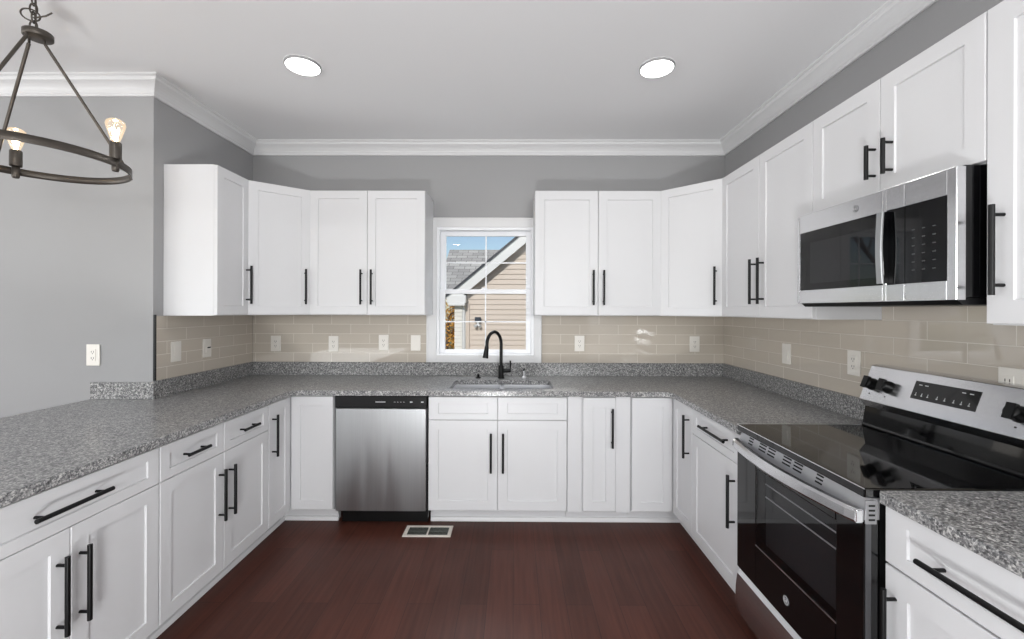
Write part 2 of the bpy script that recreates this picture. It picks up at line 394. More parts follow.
def sweep(path, prof):
    # path: 2D polyline, room on its right; prof: (distance into the room, z)
    n = len(path); P = [Vector(p) for p in path]; offs = []
    for i in range(n):
        ds = []
        if i > 0: ds.append((P[i] - P[i - 1]).normalized())
        if i < n - 1: ds.append((P[i + 1] - P[i]).normalized())
        ns = [Vector((d.y, -d.x)) for d in ds]
        if len(ns) == 1: offs.append(ns[0])
        else:
            bsc = (ns[0] + ns[1]).normalized(); offs.append(bsc / max(.2, bsc.dot(ns[0])))
    m = MB(); v = []; f = []; k = len(prof)
    for i in range(n):
        for d, z in prof: q = P[i] + offs[i] * d; v.append((q.x, q.y, z))
    for i in range(n - 1):
        for j in range(k): f.append((i * k + j, i * k + (j + 1) % k, (i + 1) * k + (j + 1) % k, (i + 1) * k + j))
    f.append(tuple(range(k))); f.append(tuple((n - 1) * k + j for j in range(k - 1, -1, -1)))
    return m.add(v, f)
z = CZ - .1
prof = [(0, z), (.011, z), (.014, z + .004), (.014, z + .014), (.019, z + .02), (.022, z + .03), (.031, z + .043), (.043, z + .055), (.056, z + .064), (.064, z + .068), (.068, z + .076), (.068, z + .086), (.078, z + .09), (.082, z + .094), (.082, CZ - .0005), (0, CZ - .0005)]
struct(sweep([(XD, YW), (-L, YW), (-L, D), (R, D), (R, YR)], prof).build('trim_1', TRIMW), 'white crown moulding around the ceiling', 'crown moulding')
bprof = [(0, .001), (.014, .001), (.014, .11), (.008, .13), (0, .135)]
struct(sweep([(XD, YW), (-2.5, YW)], bprof).build('baseboard_dining', TRIMW), 'white baseboard under the dining wall', 'baseboard')

# ------------------------------------------------------------------ shaker doors, pulls, cabinets (local: x right, y into the cabinet, z up)
G = .0015
def shaker(x0, x1, z0, z1, yf=0.0, rail=.058, rec=.007, name='door', parent=None, tr=None):
    tr = tr or rail
    m = MB().rects([(x0, x1, z0, z1, yf), (x0, x1, z0, z1, yf - DT + .002), (x0 + .002, x1 - .002, z0 + .002, z1 - .002, yf - DT),
                    (x0 + rail, x1 - rail, z0 + tr, z1 - tr, yf - DT), (x0 + rail + .002, x1 - rail - .002, z0 + tr + .002, z1 - tr - .002, yf - DT + rec)])
    return m.build(name, WHITE, parent)
def pull(x, z0, z1, parent, yf=-DT, horiz=False):
    m = MB(); r = .0074; off = .034
    if horiz:   # x = (x0, x1), z0 = height
        a, bb = x; zc = z0; d = (bb - a) * .11
        m.tube([(a, yf - off, zc), (bb, yf - off, zc)], r, 12)
        for p in (a + d, bb - d): m.tube([(p, yf + .001, zc), (p, yf - off, zc)], r * .68, 10)
    else:
        d = (z1 - z0) * .11
        m.tube([(x, yf - off, z0), (x, yf - off, z1)], r, 12)
        for p in (z0 + d, z1 - d): m.tube([(x, yf + .001, p), (x, yf - off, p)], r * .68, 10)
    return m.build('handle', BLACKM, parent)
def body(w, d, z0, z1, parent, y0=0.0005):
    return MB().box(.0005, w - .0005, y0, d, z0, z1, .001).build('body', WHITE, parent)
BZ0, BZ1 = .110, .846       # base door bottom / top
SPL = .695                  # drawer / door split
def toe(w, parent, x0=0, d=.04): 
    return MB().box(x0, w, .070, .070 + d, .001, .1).build('toe_kick', WHITE, parent)
def base(label, loc, rz, w, depth=.62, group='white base cabinets'):
    t = thing('base_cabinet', label, 'cabinet', loc, rz, group)
    body(w, depth, .1, TOPB - .0015, t); toe(w, t)
    return t
def front_root(side, s, dface):  # helper: origin of a run's local frame; local y=0 is the carcass front
    if side == 'back': return ((s, dface + DT, 0), 0)
    if side == 'left': return ((dface - DT, s, 0), PI / 2)
    return ((dface + DT, s, 0), -PI / 2)

# --- left run, from the camera towards the corner
loc, rz = front_root('left', 1.035, FL)
t = base('white peninsula base cabinet nearest the camera with one wide drawer over two doors', loc, rz, .697)
w = .697
d = shaker(G, w - G, SPL + .003, BZ1, name='drawer', parent=t, rail=.052, tr=.040); pull((w / 2 - .130, w / 2 + .112), .777, 0, d, horiz=True)
d = shaker(G, w / 2 - G, BZ0, SPL, parent=t); pull(w / 2 - .041, .37, .622, d)
d = shaker(w / 2 + G, w - G, BZ0, SPL, parent=t); pull(w / 2 + .030, .37, .622, d)
loc, rz = front_root('left', 1.735, FL)
w = .772
t = base('white base cabinet in the left run with two small drawers over two doors', loc, rz, w)
for k in (0, 1):
    d = shaker(k * w / 2 + G, (k + 1) * w / 2 - G, SPL + .003, BZ1, name='drawer', parent=t, rail=.048, tr=.040)
    c = (k + .5) * w / 2 - .015; pull((c - .066, c + .066), .773, 0, d, horiz=True)
    d = shaker(k * w / 2 + G, (k + 1) * w / 2 - G, BZ0, SPL, parent=t); pull(w / 2 + (-.036 if k == 0 else .036), .37, .622, d)
# --- corner cabinets (two hinged panels meeting in the corner)
def corner_base(label, side, y1):
    t = thing('corner_cabinet', label, 'cabinet', (0, 0, 0), 0, 'white base cabinets')
    if side == 'left':
        xf, xw, xe = FL, -L, -1.175
        s = 1
    else:
        xf, xw, xe = FR, R, .765
        s = -1
    c = xf - s * DT                                   # carcass front on the side run
    yb = FB + DT
    poly = [(xw + s * .001, y1), (c, y1), (c, yb), (xe, yb), (xe, D - .001), (xw + s * .001, D - .001)]
    if s < 0: poly = poly[::-1]
    MB().prism([poly[i] for i in range(6)], .1, TOPB - .0015).build('body', WHITE, t)
    tk = MB(); a = c - s * .07
    xs = sorted((a, a - s * .03)); tk.box(xs[0], xs[1], y1, yb + .07, .001, .1)
    xs = sorted((a, xe)); tk.box(xs[0], xs[1], yb + .07, yb + .11, .001, .1); tk.build('toe_kick', WHITE, t)
    return t, c, yb, xe
def place(o, loc, rz): o.location = loc; o.rotation_euler = (0, 0, rz)
t, c, yb, xe = corner_base('white corner base cabinet left of the dishwasher with a bifold door', 'left', 2.510)
w = FB - 2.510
d = shaker(G, w - .004, BZ0, BZ1, parent=t); place(d, (c, 2.510, 0), PI / 2); h = pull(.035, .528, .778, d)
d = shaker(.004, xe - FL - G, BZ0, BZ1, parent=t); place(d, (FL, yb, 0), 0)
t, c, yb, xe = corner_base('white corner base cabinet beside the range run with a bifold door', 'right', 2.462)
w = FB - 2.462
d = shaker(.004, w - G, BZ0, BZ1, parent=t); place(d, (c, FB, 0), -PI / 2); pull(w - .028 - .262 + .25, .545, .797, d)
d = shaker(G, FR - xe - .004, BZ0, BZ1, parent=t); place(d, (xe, yb, 0), 0)
# --- back run
loc, rz = front_root('back', -.554, FB)
w = .900
t = base('white sink base cabinet below the window with two false fronts and two doors', loc, rz, w)
t.name = 'sink_cabinet'
for o in list(S.objects):
    if o.parent == t and o.name.startswith('body'): bpy.data.objects.remove(o)
b = MB().box(.0005, .018, .0005, .62, .1, TOPB - .0015).box(w - .018, w - .0005, .0005, .62, .1, TOPB - .0015).box(.018, w - .018, .0005, .62, .1, .118).box(.018, w - .018, .61, .62, .118, TOPB - .0015).box(.018, w - .018, .0005, .018, .118, TOPB - .0015)
b.build('body', WHITE, t)
for k in (0, 1):
    shaker(k * w / 2 + G, (k + 1) * w / 2 - G, SPL + .003, BZ1, name='false_drawer_front', parent=t, rail=.062, tr=.040)
    d = shaker(k * w / 2 + G, (k + 1) * w / 2 - G, BZ0, SPL, parent=t, rail=.062); pull(w / 2 + (-.042 if k == 0 else .036), .365, .618, d)
loc, rz = front_root('back', .348, FB)
t = base('narrow white base cabinet right of the sink cabinet between two filler strips', loc, rz, .415)
for a, bb in ((.002, .090), (.314, .405)):
    MB().box(a, bb, -.0135, 0, .1, TOPB - .004, .0015).build('filler_strip', WHITE, t)
d = shaker(.102, .312, BZ0, BZ1, parent=t, rail=.062); pull(.286, .528, .780, d)
# --- right run
loc, rz = front_root('right', 2.460, FR)
w = .520
t = base('white base cabinet beside the far side of the range with a drawer over one door', loc, rz, w)
d = shaker(G, w - G, SPL + .010, BZ1, name='drawer', parent=t, rail=.050, tr=.040); pull((.16, .435), .787, 0, d, horiz=True)
d = shaker(G, w - G, BZ0, SPL + .007, parent=t); pull(w - .045, .40, .645, d)
FRN = 1.062
loc, rz = front_root('right', 1.222, FRN)
w = .56
t = base('white base cabinet nearest the camera on the right with a wide drawer', loc, rz, w, depth=.58)
d = shaker(G, w - G, .698, .862, name='drawer', parent=t, rail=.066, tr=.040); pull((.130, .475), .772, 0, d, horiz=True)
d = shaker(G, w - G, BZ0, .692, parent=t, rail=.068); pull(.035, .37, .640, d)

# shoe moulding along the toe kicks
sp = [(0, .0012), (.013, .0012), (.013, .012), (.009, .026), (0, .03)]
xl, xr, yt = FL - DT - .07, FR + DT + .07, FB + DT + .07
struct(sweep([(xl, 1.04), (xl, yt), (-1.17, yt)], sp).build('baseboard_left', TRIMW), 'white shoe moulding below the left cabinet run', 'moulding')
struct(sweep([(-.552, yt), (xr, yt), (xr, 1.945)], sp).build('baseboard_right', TRIMW), 'white shoe moulding below the sink and right cabinet run', 'moulding')

# --- wall cabinets
def upper(label, loc, rz, w, z0=UZ0, z1=UZ1, depth=.303, name='wall_cabinet'):
    t = thing(name, label, 'cabinet', loc, rz, 'white wall cabinets')
    MB().box(.0005, w - .0005, .0005, depth, z0, z1, .001).build('body', WHITE, t)
    return t
UB = D - UF
HZ = (1.448, 1.700)
# left wall, 9 inch
loc = (-L + UF - DT, 2.530, 0); w = .308
t = upper('narrow white wall cabinet on the left wall with its side panel facing the camera', loc, PI / 2, w)
d = shaker(G, w - G, UZ0 + .004, UZ1 - .003, parent=t); pull(w - .03, *HZ, d)
# diagonal corners
def diag(label, side):
    t = thing('corner_wall_cabinet', label, 'cabinet', (0, 0, 0), 0, 'white wall cabinets')
    if side == 'left': xw, s = -L, 1
    else: xw, s = R, -1
    x1 = xw + s * (UF - DT); x2 = xw + s * .614; y1 = 2.8385 if side == 'left' else 2.787; y2 = UB + DT
    poly = [(xw + s * .001, y1), (x1, y1), (x2 - s * .0005, y2), (x2 - s * .0005, D - .001), (xw + s * .001, D - .001)]
    if s < 0: poly = poly[::-1]
    MB().prism(poly, UZ0, UZ1).build('body', WHITE, t)
    a, bb = (Vector((x1, y1)), Vector((x2, y2))) if s > 0 else (Vector((x2, y2)), Vector((x1, y1)))
    v = bb - a; w = v.length; ang = math.atan2(v.y, v.x)
    d = shaker(.008, w - .008, UZ0 + .004, UZ1 - .003, parent=t); place(d, (a.x, a.y, 0), ang)
    pull(w - .045, *HZ, d)
    return t
diag('white diagonal corner wall cabinet left of the window', 'left')
diag('white diagonal corner wall cabinet right of the window', 'right')
x0 = -L + .6145; w = -.646 - x0
t = upper('white two door wall cabinet directly left of the window', (x0, UB + DT, 0), 0, w)
for k in (0, 1):
    d = shaker(k * w / 2 + G, (k + 1) * w / 2 - G, UZ0 + .004, UZ1 - .003, parent=t); pull(w / 2 + (-.038 if k == 0 else .037), *HZ, d)
x0 = .150; w = R - .6145 - x0
t = upper('white two door wall cabinet directly right of the window', (x0, UB + DT, 0), 0, w)
for k in (0, 1):
    d = shaker(k * w / 2 + G, (k + 1) * w / 2 - G, UZ0 + .004, UZ1 - .003, parent=t, rail=.064); pull(w / 2 + (-.038 if k == 0 else .037), *HZ, d)
xf = R - UF + DT
y0 = 2.7865; w = y0 - 1.942
t = upper('white two door wall cabinet on the right wall between corner and microwave', (xf, y0, 0), -PI / 2, w)
for k in (0, 1):
    d = shaker(k * w / 2 + G, (k + 1) * w / 2 - G, UZ0 + .004, UZ1 - .003, parent=t); pull(w / 2 + (-.032 if k == 0 else .045), *HZ, d)
y0 = 1.9415; w = y0 - 1.231
t = upper('short white two door wall cabinet above the microwave', (xf, y0, 0), -PI / 2, w, z0=1.842)
for k in (0, 1):
    d = shaker(k * w / 2 + G, (k + 1) * w / 2 - G, 1.846, UZ1 - .003, parent=t); pull(w / 2 + (-.02 if k == 0 else .052), 1.905, 2.032, d)
y0 = 1.2305; w = .50
t = upper('white wall cabinet nearest the camera on the right of the microwave', (xf, y0, 0), -PI / 2, w)
d = shaker(G, w - G, UZ0 + .004, UZ1 - .003, parent=t, rail=.066); pull(.045, 1.456, 1.707, d)

# ------------------------------------------------------------------ worktops
def slab(outer, holes, z0, z1, name, parent=None, bev=.003):
    bm = bmesh.new()
    loops = []
    for lp in [outer] + holes:
        vs = [bm.verts.new((x, y, z1)) for x, y in lp]
        for i in range(len(vs)): bm.edges.new((vs[i], vs[(i + 1) % len(vs)]))
        loops.append(vs)
    bmesh.ops.triangle_fill(bm, use_beauty=True, use_dissolve=False, edges=list(bm.edges), normal=(0, 0, 1))
    bmesh.ops.dissolve_limit(bm, angle_limit=.01, verts=list(bm.verts), edges=[e for e in bm.edges if len(e.link_faces) == 2])
    top = list(bm.faces)
    r = bmesh.ops.extrude_face_region(bm, geom=top)
    for e in r['geom']:
        if isinstance(e, bmesh.types.BMVert): e.co.z = z0
    me = bpy.data.meshes.new(name)
    bmesh.ops.recalc_face_normals(bm, faces=bm.faces); bm.to_mesh(me); bm.free()
    o = bpy.data.objects.new(name, me); COL.objects.link(o); me.materials.append(GRANITE)
    md = o.modifiers.new('bevel', 'BEVEL'); md.width = bev; md.segments = 2; md.limit_method = 'ANGLE'; md.angle_limit = math.radians(50)
    if parent: o.parent = parent
    return o
def arc(cx, cy, r, a0, a1, n=8):
    return [(cx + r * math.cos(math.radians(a0 + (a1 - a0) * i / n)), cy + r * math.sin(math.radians(a0 + (a1 - a0) * i / n))) for i in range(n + 1)]
CF, CLX, CRX = FB - .020, FL + .020, FR - .020
e = .001
outer = [(-2.450, .98), (CLX, .98)] + arc(CLX + .07, CF - .07, .07, 180, 90)[0:] + arc(CRX - .07, CF - .07, .07, 90, 0) + [(CRX, 1.938), (R - e, 1.938), (R - e, D - e), (-L + e, D - e), (-L + e, YW - e), (-2.450, YW - e)]
SX0, SX1, SY0, SY1 = -.432, .266, 2.826, 3.172
hole = arc(SX1 - .03, SY1 - .03, .03, 0, 90, 5) + arc(SX0 + .03, SY1 - .03, .03, 90, 180, 5) + arc(SX0 + .03, SY0 + .03, .03, 180, 270, 5) + arc(SX1 - .03, SY0 + .03, .03, 270, 360, 5)
t = thing('countertop', 'long speckled grey granite countertop around the sink, peninsula and corners', 'countertop', (0, 3.0, TOPB), 0)
def unoff(o, t): o.location = -Vector(t.location); return o
unoff(slab(outer, [hole], TOPB, TOPZ, 'worktop', t), t)
BSZ = .992
bs = MB().box(-L + .021, R - .021, D - .021, D - .001, TOPZ + .0005, BSZ, .0012).box(-L + .001, -L + .021, YW + .001, D - .001, TOPZ + .0005, BSZ, .0012)
bs.box(R - .021, R - .001, 1.938, D - .001, TOPZ + .0005, BSZ, .0012).box(-2.447, -L + .021, YW - .021, YW - .001, TOPZ + .0005, BSZ - .006, .0012)
unoff(bs.build('granite_upstand', GRANITE, t), t)
t = thing('countertop', 'short speckled grey granite countertop nearest the camera, right of the range', 'countertop', (1.3, .9, TOPB + .010), 0)
unoff(slab([(FRN - .018, .64), (R - e, .64), (R - e, 1.226), (FRN - .018 + .008, 1.226), (FRN - .018, 1.218)], [], TOPB + .008, TOPZ + .008, 'worktop', t), t)
unoff(MB().box(R - .021, R - .001, .64, 1.226, TOPZ + .0085, BSZ, .0012).build('granite_upstand', GRANITE, t), t)

# ------------------------------------------------------------------ tile backsplash
TZ = BSZ + .0005
def tag_b(o, l): return tag(o, l, 'backsplash', 'taupe tile backsplashes')
tag_b(MB().box(-L + .0105, -.699, D - .010, D - .001, TZ, UZ0 - .002, .001).build('tile_backsplash', TILEX), 'taupe glass tile backsplash on the back wall left of the window')
tag_b(MB().box(.221, R - .0105, D - .010, D - .001, TZ, UZ0 - .002, .001).build('tile_backsplash', TILEX), 'taupe glass tile backsplash on the back wall right of the window')
tag_b(MB().box(R - .010, R - .001, .2, D - .001, TZ, UZ0 - .002, .001).box(R - .010, R - .001, 1.232, 1.940, UZ0 - .0025, 1.44, .001).build('tile_backsplash', TILEYR), 'taupe glass tile backsplash on the right wall behind the range')
t = thing('tile_backsplash', 'taupe glass tile backsplash on the left wall with a black end trim', 'backsplash', (-L, 2.9, TZ), 0, 'taupe tile backsplashes')
unoff(MB().box(-L + .001, -L + .010, YW + .008, D - .0105, TZ, UZ0 - .002, .001).build('tile_field', TILEYL, t), t)
unoff(MB().box(-L + .0005, -L + .014, YW + .001, YW + .008, TZ, UZ0 + .006, .001).build('edge_trim', BLACKM, t), t)

# ------------------------------------------------------------------ cover plates
def plate(label, kind, loc, rz, w=.078, h=.124, cat='outlet'):
    t = thing('light_switch' if cat == 'switch' else 'power_outlet', label, cat, loc, rz, 'white cover plates on the walls')
    MB().box(-w / 2, w / 2, -.006, 0, -h / 2, h / 2, .002).build('cover_plate', PLATE, t)
    n = 2 if w > .1 else 1
    for k in range(n):
        cx = 0 if n == 1 else (-.029 if k == 0 else .029)
        if kind == 'outlet':
            MB().box(cx - .0175, cx + .0175, -.0082, -.0055, -.035, .035, .001).build('receptacle', PLATE, t)
            m = MB()
            for zc in (.018, -.018):
                m.box(cx - .008, cx - .0055, -.0088, -.008, zc - .004, zc + .006).box(cx + .0055, cx + .008, -.0088, -.008, zc - .004, zc + .006)
                m.lathe([(.0001, 0), (.0026, 0), (.0026, .0008), (.0001, .0008)], (cx, -.0088, zc - .010), 8, axis='y')
            m.build('slots', DARKSLOT, t)
        else:
            m = MB().add([(cx - .0165, -.0060, -.033), (cx + .0165, -.0060, -.033), (cx + .0165, -.0105, -.033), (cx - .0165, -.0105, -.033),
                          (cx - .0165, -.0060, .033), (cx + .0165, -.0060, .033), (cx + .0165, -.0070, .033), (cx - .0165, -.0070, .033)],
                         [(0, 1, 2, 3), (4, 7, 6, 5), (0, 4, 5, 1), (1, 5, 6, 2), (2, 6, 7, 3), (3, 7, 4, 0)])
            m.build('rocker', PLATE, t)
    return t
yb = D - .0102
plate('white cover plate on the back wall tile, nearest the left corner', 'outlet', (-1.904, yb, 1.139), 0)
plate('white cover plate on the back wall tile, second from the left corner', 'outlet', (-1.441, yb, 1.138), 0)
plate('white cover plate on the back wall tile, second to the left of the window', 'outlet', (-1.040, yb, 1.149), 0)
plate('white switch plate on the back wall tile, next to the left of the window', 'switch', (-.784, yb, 1.147), 0, cat='switch')
plate('white cover plate on the back wall tile, right of the window', 'outlet', (.522, yb, 1.148), 0)
plate('white cover plate on the back wall tile, nearest the right corner', 'outlet', (1.436, yb, 1.146), 0)
plate('white cover plate on the right wall tile, nearest the corner', 'switch', (R - .0102, 2.609, 1.149), -PI / 2, cat='switch')
plate('white cover plate on the right wall tile, left of the range control knobs', 'outlet', (R - .0102, 2.093, 1.158), -PI / 2)
plate('wide white cover plate half hidden behind the range control panel', 'outlet', (R - .0102, 1.412, 1.160), -PI / 2, w=.118)
plate('white cover plate on the left wall tile, nearest the black end trim', 'switch', (-L + .0102, 2.612, 1.149), PI / 2, cat='switch')
t = plate('white switch plate on the left wall tile with a dark toggle', 'switch', (-L + .0102, 2.877, 1.147), PI / 2, cat='switch')
MB().tube([(0, -.008, .003), (.002, -.026, .006)], .0045, 8).build('toggle', BLACKP, t)
plate('white cover plate on the grey dining wall above the granite upstand', 'outlet', (-2.445, YW - .001, 1.143), 0)

# ------------------------------------------------------------------ window_1
t = bpy.data.objects.new('window_1', None); COL.objects.link(t); struct(t, 'white double hung window above the sink', 'window'); t.location = (-.238, D, 1.5)
def wb(m, name, mat): return unoff(m.build(name, mat, t), t)
cx0, cx1, cz0, cz1 = -.697, .219, .9935, 2.146
m = MB(); yc = D - .0215
m.box(cx0, WX0, yc, D - .0005, cz0, cz1, .002).box(WX1, cx1, yc, D - .0005, cz0, cz1, .002)
m.box(WX0, WX1, yc, D - .0005, WZ1, cz1, .002).box(WX0, WX1, yc, D - .0005, cz0, WZ0, .002)
m.box(cx0 - .0, cx0 + .014, yc - .006, yc, cz0, cz1, .002).box(cx1 - .014, cx1, yc - .006, yc, cz0, cz1, .002).box(cx0, cx1, yc - .006, yc, cz1 - .014, cz1, .002)
wb(m, 'casing', TRIMW)
j = .022
m = MB().box(WX0, WX0 + j, D - .012, D + .14, WZ0, WZ1, .002).box(WX1 - j, WX1, D - .012, D + .14, WZ0, WZ1, .002).box(WX0 + j, WX1 - j, D - .012, D + .14, WZ1 - j, WZ1, .002).box(WX0 + j, WX1 - j, D - .012, D + .14, WZ0, WZ0 + .012, .002)
wb(m, 'window_frame', VINYL)
def sash(name, z0, z1, y, bot, top):
    a, bb = WX0 + j, WX1 - j; st = .040; mm = MB()
    mm.box(a, a + st, y, y + .03, z0, z1, .003).box(bb - st, bb, y, y + .03, z0, z1, .003)
    mm.box(a + st, bb - st, y, y + .03, z0, z0 + bot, .003).box(a + st, bb - st, y, y + .03, z1 - top, z1, .003)
    cx = (a + bb) / 2; zc = (z0 + bot + z1 - top) / 2
    mm.box(cx - .005, cx + .005, y + .010, y + .018, z0 + bot, z1 - top).box(a + st, bb - st, y + .010, y + .018, zc - .005, zc + .005)
    s_ = wb(mm, name, VINYL)
    g_ = MB().box(a + st - .002, bb - st + .002, y + .0125, y + .0155, z0 + bot - .002, z1 - top + .002).build('glass_pane', GLASS, s_)
sash('upper_sash', 1.545, WZ1 - j, D + .060, .034, .036)
sash('lower_sash', WZ0 + .012, 1.578, D + .020, .030, .036)
wb(MB().box(-.262, -.214, D + .008, D + .022, 1.578, 1.590, .003), 'sash_lock', VINYL)

# ------------------------------------------------------------------ sink, faucet, dispenser
t = thing('kitchen_sink', 'undermount stainless double bowl sink set in the granite below the window', 'sink', (-.083, 3.0, .66), 0)
bm = MB(); zt = TOPB - .001; zb = .665
def basin(x0, x1, y0, y1):
    i = .02
    v = [(x0, y0, zt), (x1, y0, zt), (x1, y1, zt), (x0, y1, zt), (x0 + .008, y0 + .008, zb + i), (x1 - .008, y0 + .008, zb + i), (x1 - .008, y1 - .008, zb + i), (x0 + .008, y1 - .008, zb + i),
         (x0 + .03, y0 + .03, zb), (x1 - .03, y0 + .03, zb), (x1 - .03, y1 - .03, zb), (x0 + .03, y1 - .03, zb)]
    f = [(k + 4 * r, k + 4 * (r + 1), (k + 1) % 4 + 4 * (r + 1), (k + 1) % 4 + 4 * r) for r in (0, 1) for k in range(4)] + [(8, 9, 10, 11)]
    return v, f
xm = -.085
for a, bb in ((SX0 - .004, xm - .012), (xm + .012, SX1 + .004)):
    v, f = basin(a, bb, SY0 - .004, SY1 + .004)
    o = MB().add(v, f).build('basin', STEELX, t, fix=False); unoff(o, t)
    md = o.modifiers.new('solid', 'SOLIDIFY'); md.thickness = .0015; md.offset = -1
    unoff(MB().lathe([(.001, .004), (.03, .004), (.042, .001), (.042, 0)], ((a + bb) / 2, 3.03, zb), 20).build('drain', CHROME, t), t)
unoff(MB().box(xm - .0125, xm + .0125, SY0 - .003, SY1 + .003, zt - .012, zt - .001, .003).build('divider', STEELX, t), t)

t = thing('kitchen_faucet', 'matte black gooseneck pull-down faucet behind the sink', 'faucet', (-.098, 3.262, TOPZ), 0)
m = MB().lathe([(.001, 0), (.026, 0), (.026, .006), (.021, .010), (.0205, .092), (.015, .10), (.001, .10)], (0, 0, .0005), 24); m.build('base', BLACKM, t)
dx, dy = -.102, -.125
pts = [(0, 0, .095), (0, 0, .18), (0, 0, .262)]
rad = .5
for i in range(1, 15):
    a = PI * i / 15 * .97
    k = (1 - math.cos(a)) / 2
    pts.append((dx * k, dy * k, .262 + .095 * math.sin(a)))
pts.append((dx * 1.0, dy * 1.0, .250))
m = MB().tube(pts, .0125, 14); m.build('spout', BLACKM, t)
m = MB().tube([(dx, dy, .254), (dx * 1.03, dy * 1.03, .225), (dx * 1.09, dy * 1.09, .175), (dx * 1.10, dy * 1.10, .168)], [.0145, .017, .0215, .0215], 18); m.build('spray_head', BLACKM, t)
h = MB().tube([(.018, 0, .058), (.075, 0, .060)], [.017, .017], 16).build('handle_hub', BLACKM, t)
MB().tube([(.070, 0, .068), (.072, -.004, .100), (.070, -.008, .135)], [.006, .0055, .0065], 10).build('lever', BLACKM, h)
t = thing('soap_dispenser', 'small chrome soap dispenser on the counter right of the faucet', 'soap dispenser', (.080, 3.262, TOPZ + .0005), 0)
MB().lathe([(.001, 0), (.024, 0), (.024, .006), (.018, .012), (.012, .014), (.001, .014)], (0, 0, 0), 20).build('collar', CHROME, t)
MB().tube([(0, 0, .012), (0, 0, .066)], .009, 14).build('pump', CHROME, t)
MB().tube([(0, .006, .070), (-.004, -.05, .072), (-.005, -.056, .066)], [.0085, .007, .006], 12).build('nozzle', BLACKM, t)
t = thing('sink_button', 'small black push button on the counter left of the faucet', 'button', (-.273, 3.262, TOPZ + .0005), 0)
MB().lathe([(.001, 0), (.022, 0), (.022, .005), (.012, .010), (.001, .010)], (0, 0, 0), 20).build('collar', BLACKM, t)
MB().lathe([(.001, .010), (.010, .010), (.010, .030), (.008, .033), (.001, .033)], (0, 0, 0), 18).build('push_cap', BLACKM, t)

# ------------------------------------------------------------------ dishwasher
t = thing('dishwasher', 'stainless steel dishwasher with a black control strip left of the sink cabinet', 'dishwasher', (-.864, FB + DT, 0), 0)
hw = .301
MB().box(-hw + .002, hw - .002, .03, .58, .1, .848).build('body', BLACKP, t)
v = []; N = 14
def curved_panel(x0, x1, z0, z1, yf, bow, th, nseg=14, edge=.008):
    m = MB(); f = []; v = []
    for i in range(nseg + 1):
        u = i / nseg; z = z0 + (z1 - z0) * u
        y = yf - bow * math.sin(PI * u)
        if i == 0 or i == nseg: y = yf + .006
        for x, yy in ((x0, y + .005), (x0 + .004, y), (x1 - .004, y), (x1, y + .005), (x1, yf + th), (x0, yf + th)): v.append((x, yy, z))
    for i in range(nseg):
        for k in range(6): f.append((i * 6 + k, i * 6 + (k + 1) % 6, (i + 1) * 6 + (k + 1) % 6, (i + 1) * 6 + k))
    f.append(tuple(range(6))); f.append(tuple(nseg * 6 + k for k in range(5, -1, -1)))
    return m.add(v, f)
DY = -.012
MB().box(-hw + .004, hw - .008, DY, .028, .098, .766, .004).build('door', STEELV, t)
m = MB().box(-hw + .002, hw - .002, DY - .006, .03, .772, .850, .004); cp = m.build('control_panel', BLACKP, t)
MB().box(-.035, .030, DY - .0068, DY - .006, .809, .814).build('printed_name', MARK, cp)
for x in (.085, .105, .125, .145): MB().box(x, x + .010, DY - .0068, DY - .006, .8105, .8125).build('button_mark', MARK, cp)
for x in (.19, .262): MB().box(x, x + .016, DY - .0068, DY - .006, .808, .815).build('button_mark', MARK, cp)
MB().box(-hw + .028, hw - .004, .045, .08, .004, .097).build('toe_panel', BLACKP, t)
MB().box(hw - .006, hw + .004, .0, .03, .05, .40).build('gap_strip', BLACKP, t)  # black strip stands in for the dark gap beside the door

# ------------------------------------------------------------------ range (local: x along the front towards the camera, y into the wall)
RY1, RY0 = 1.928, 1.229
RW = RY1 - RY0
t = thing('electric_range', 'stainless steel freestanding electric range with black glass cooktop and oven door', 'range', (1.01, RY1, 0), -PI / 2)
MB().box(.004, RW - .004, .048, .655, .03, .868).build('body', BLACKP, t)
for x in (.05, RW - .05):
    for y in (.10, .60): MB().lathe([(.001, 0), (.018, 0), (.018, .01), (.010, .012), (.010, .029), (.001, .029)], (x, y, .001), 10).build('foot', BLACKP, t)
# cooktop: black glass with a black front apron and thin bright edge line
ct = MB().box(0, RW, .0, .560, .872, .900, .004).build('cooktop', BLACKG, t)
MB().box(.001, .004, -.0005, .556, .8985, .9008).box(.001, RW - .001, -.0008, .0008, .8975, .9003).build('cooktop_edge', CHROME, ct)
# vent strip
vs = MB().prism([(.002, .8075), (.020, .8705), (.047, .8705), (.047, .8075)], .004, RW - .004, axis='x').build('vent_strip', principled('satin_steel', rgb(205, 205, 207), .42, metal=1, noise=.02), t)
for gx in (.090, .175, .235, .330, .392, .500):
    m = MB()
    w2 = .046 if gx not in (.090, .500) else .032
    for k in range(3):
        z_ = .836 + k * .0115; y_ = .002 + .018 * (z_ - .8075) / .063
        m.box(gx - w2 / 2, gx + w2 / 2, y_ - .0008, y_ + .004, z_ - .003, z_ + .003)
    m.build('vent_slots', BLACKP, vs)
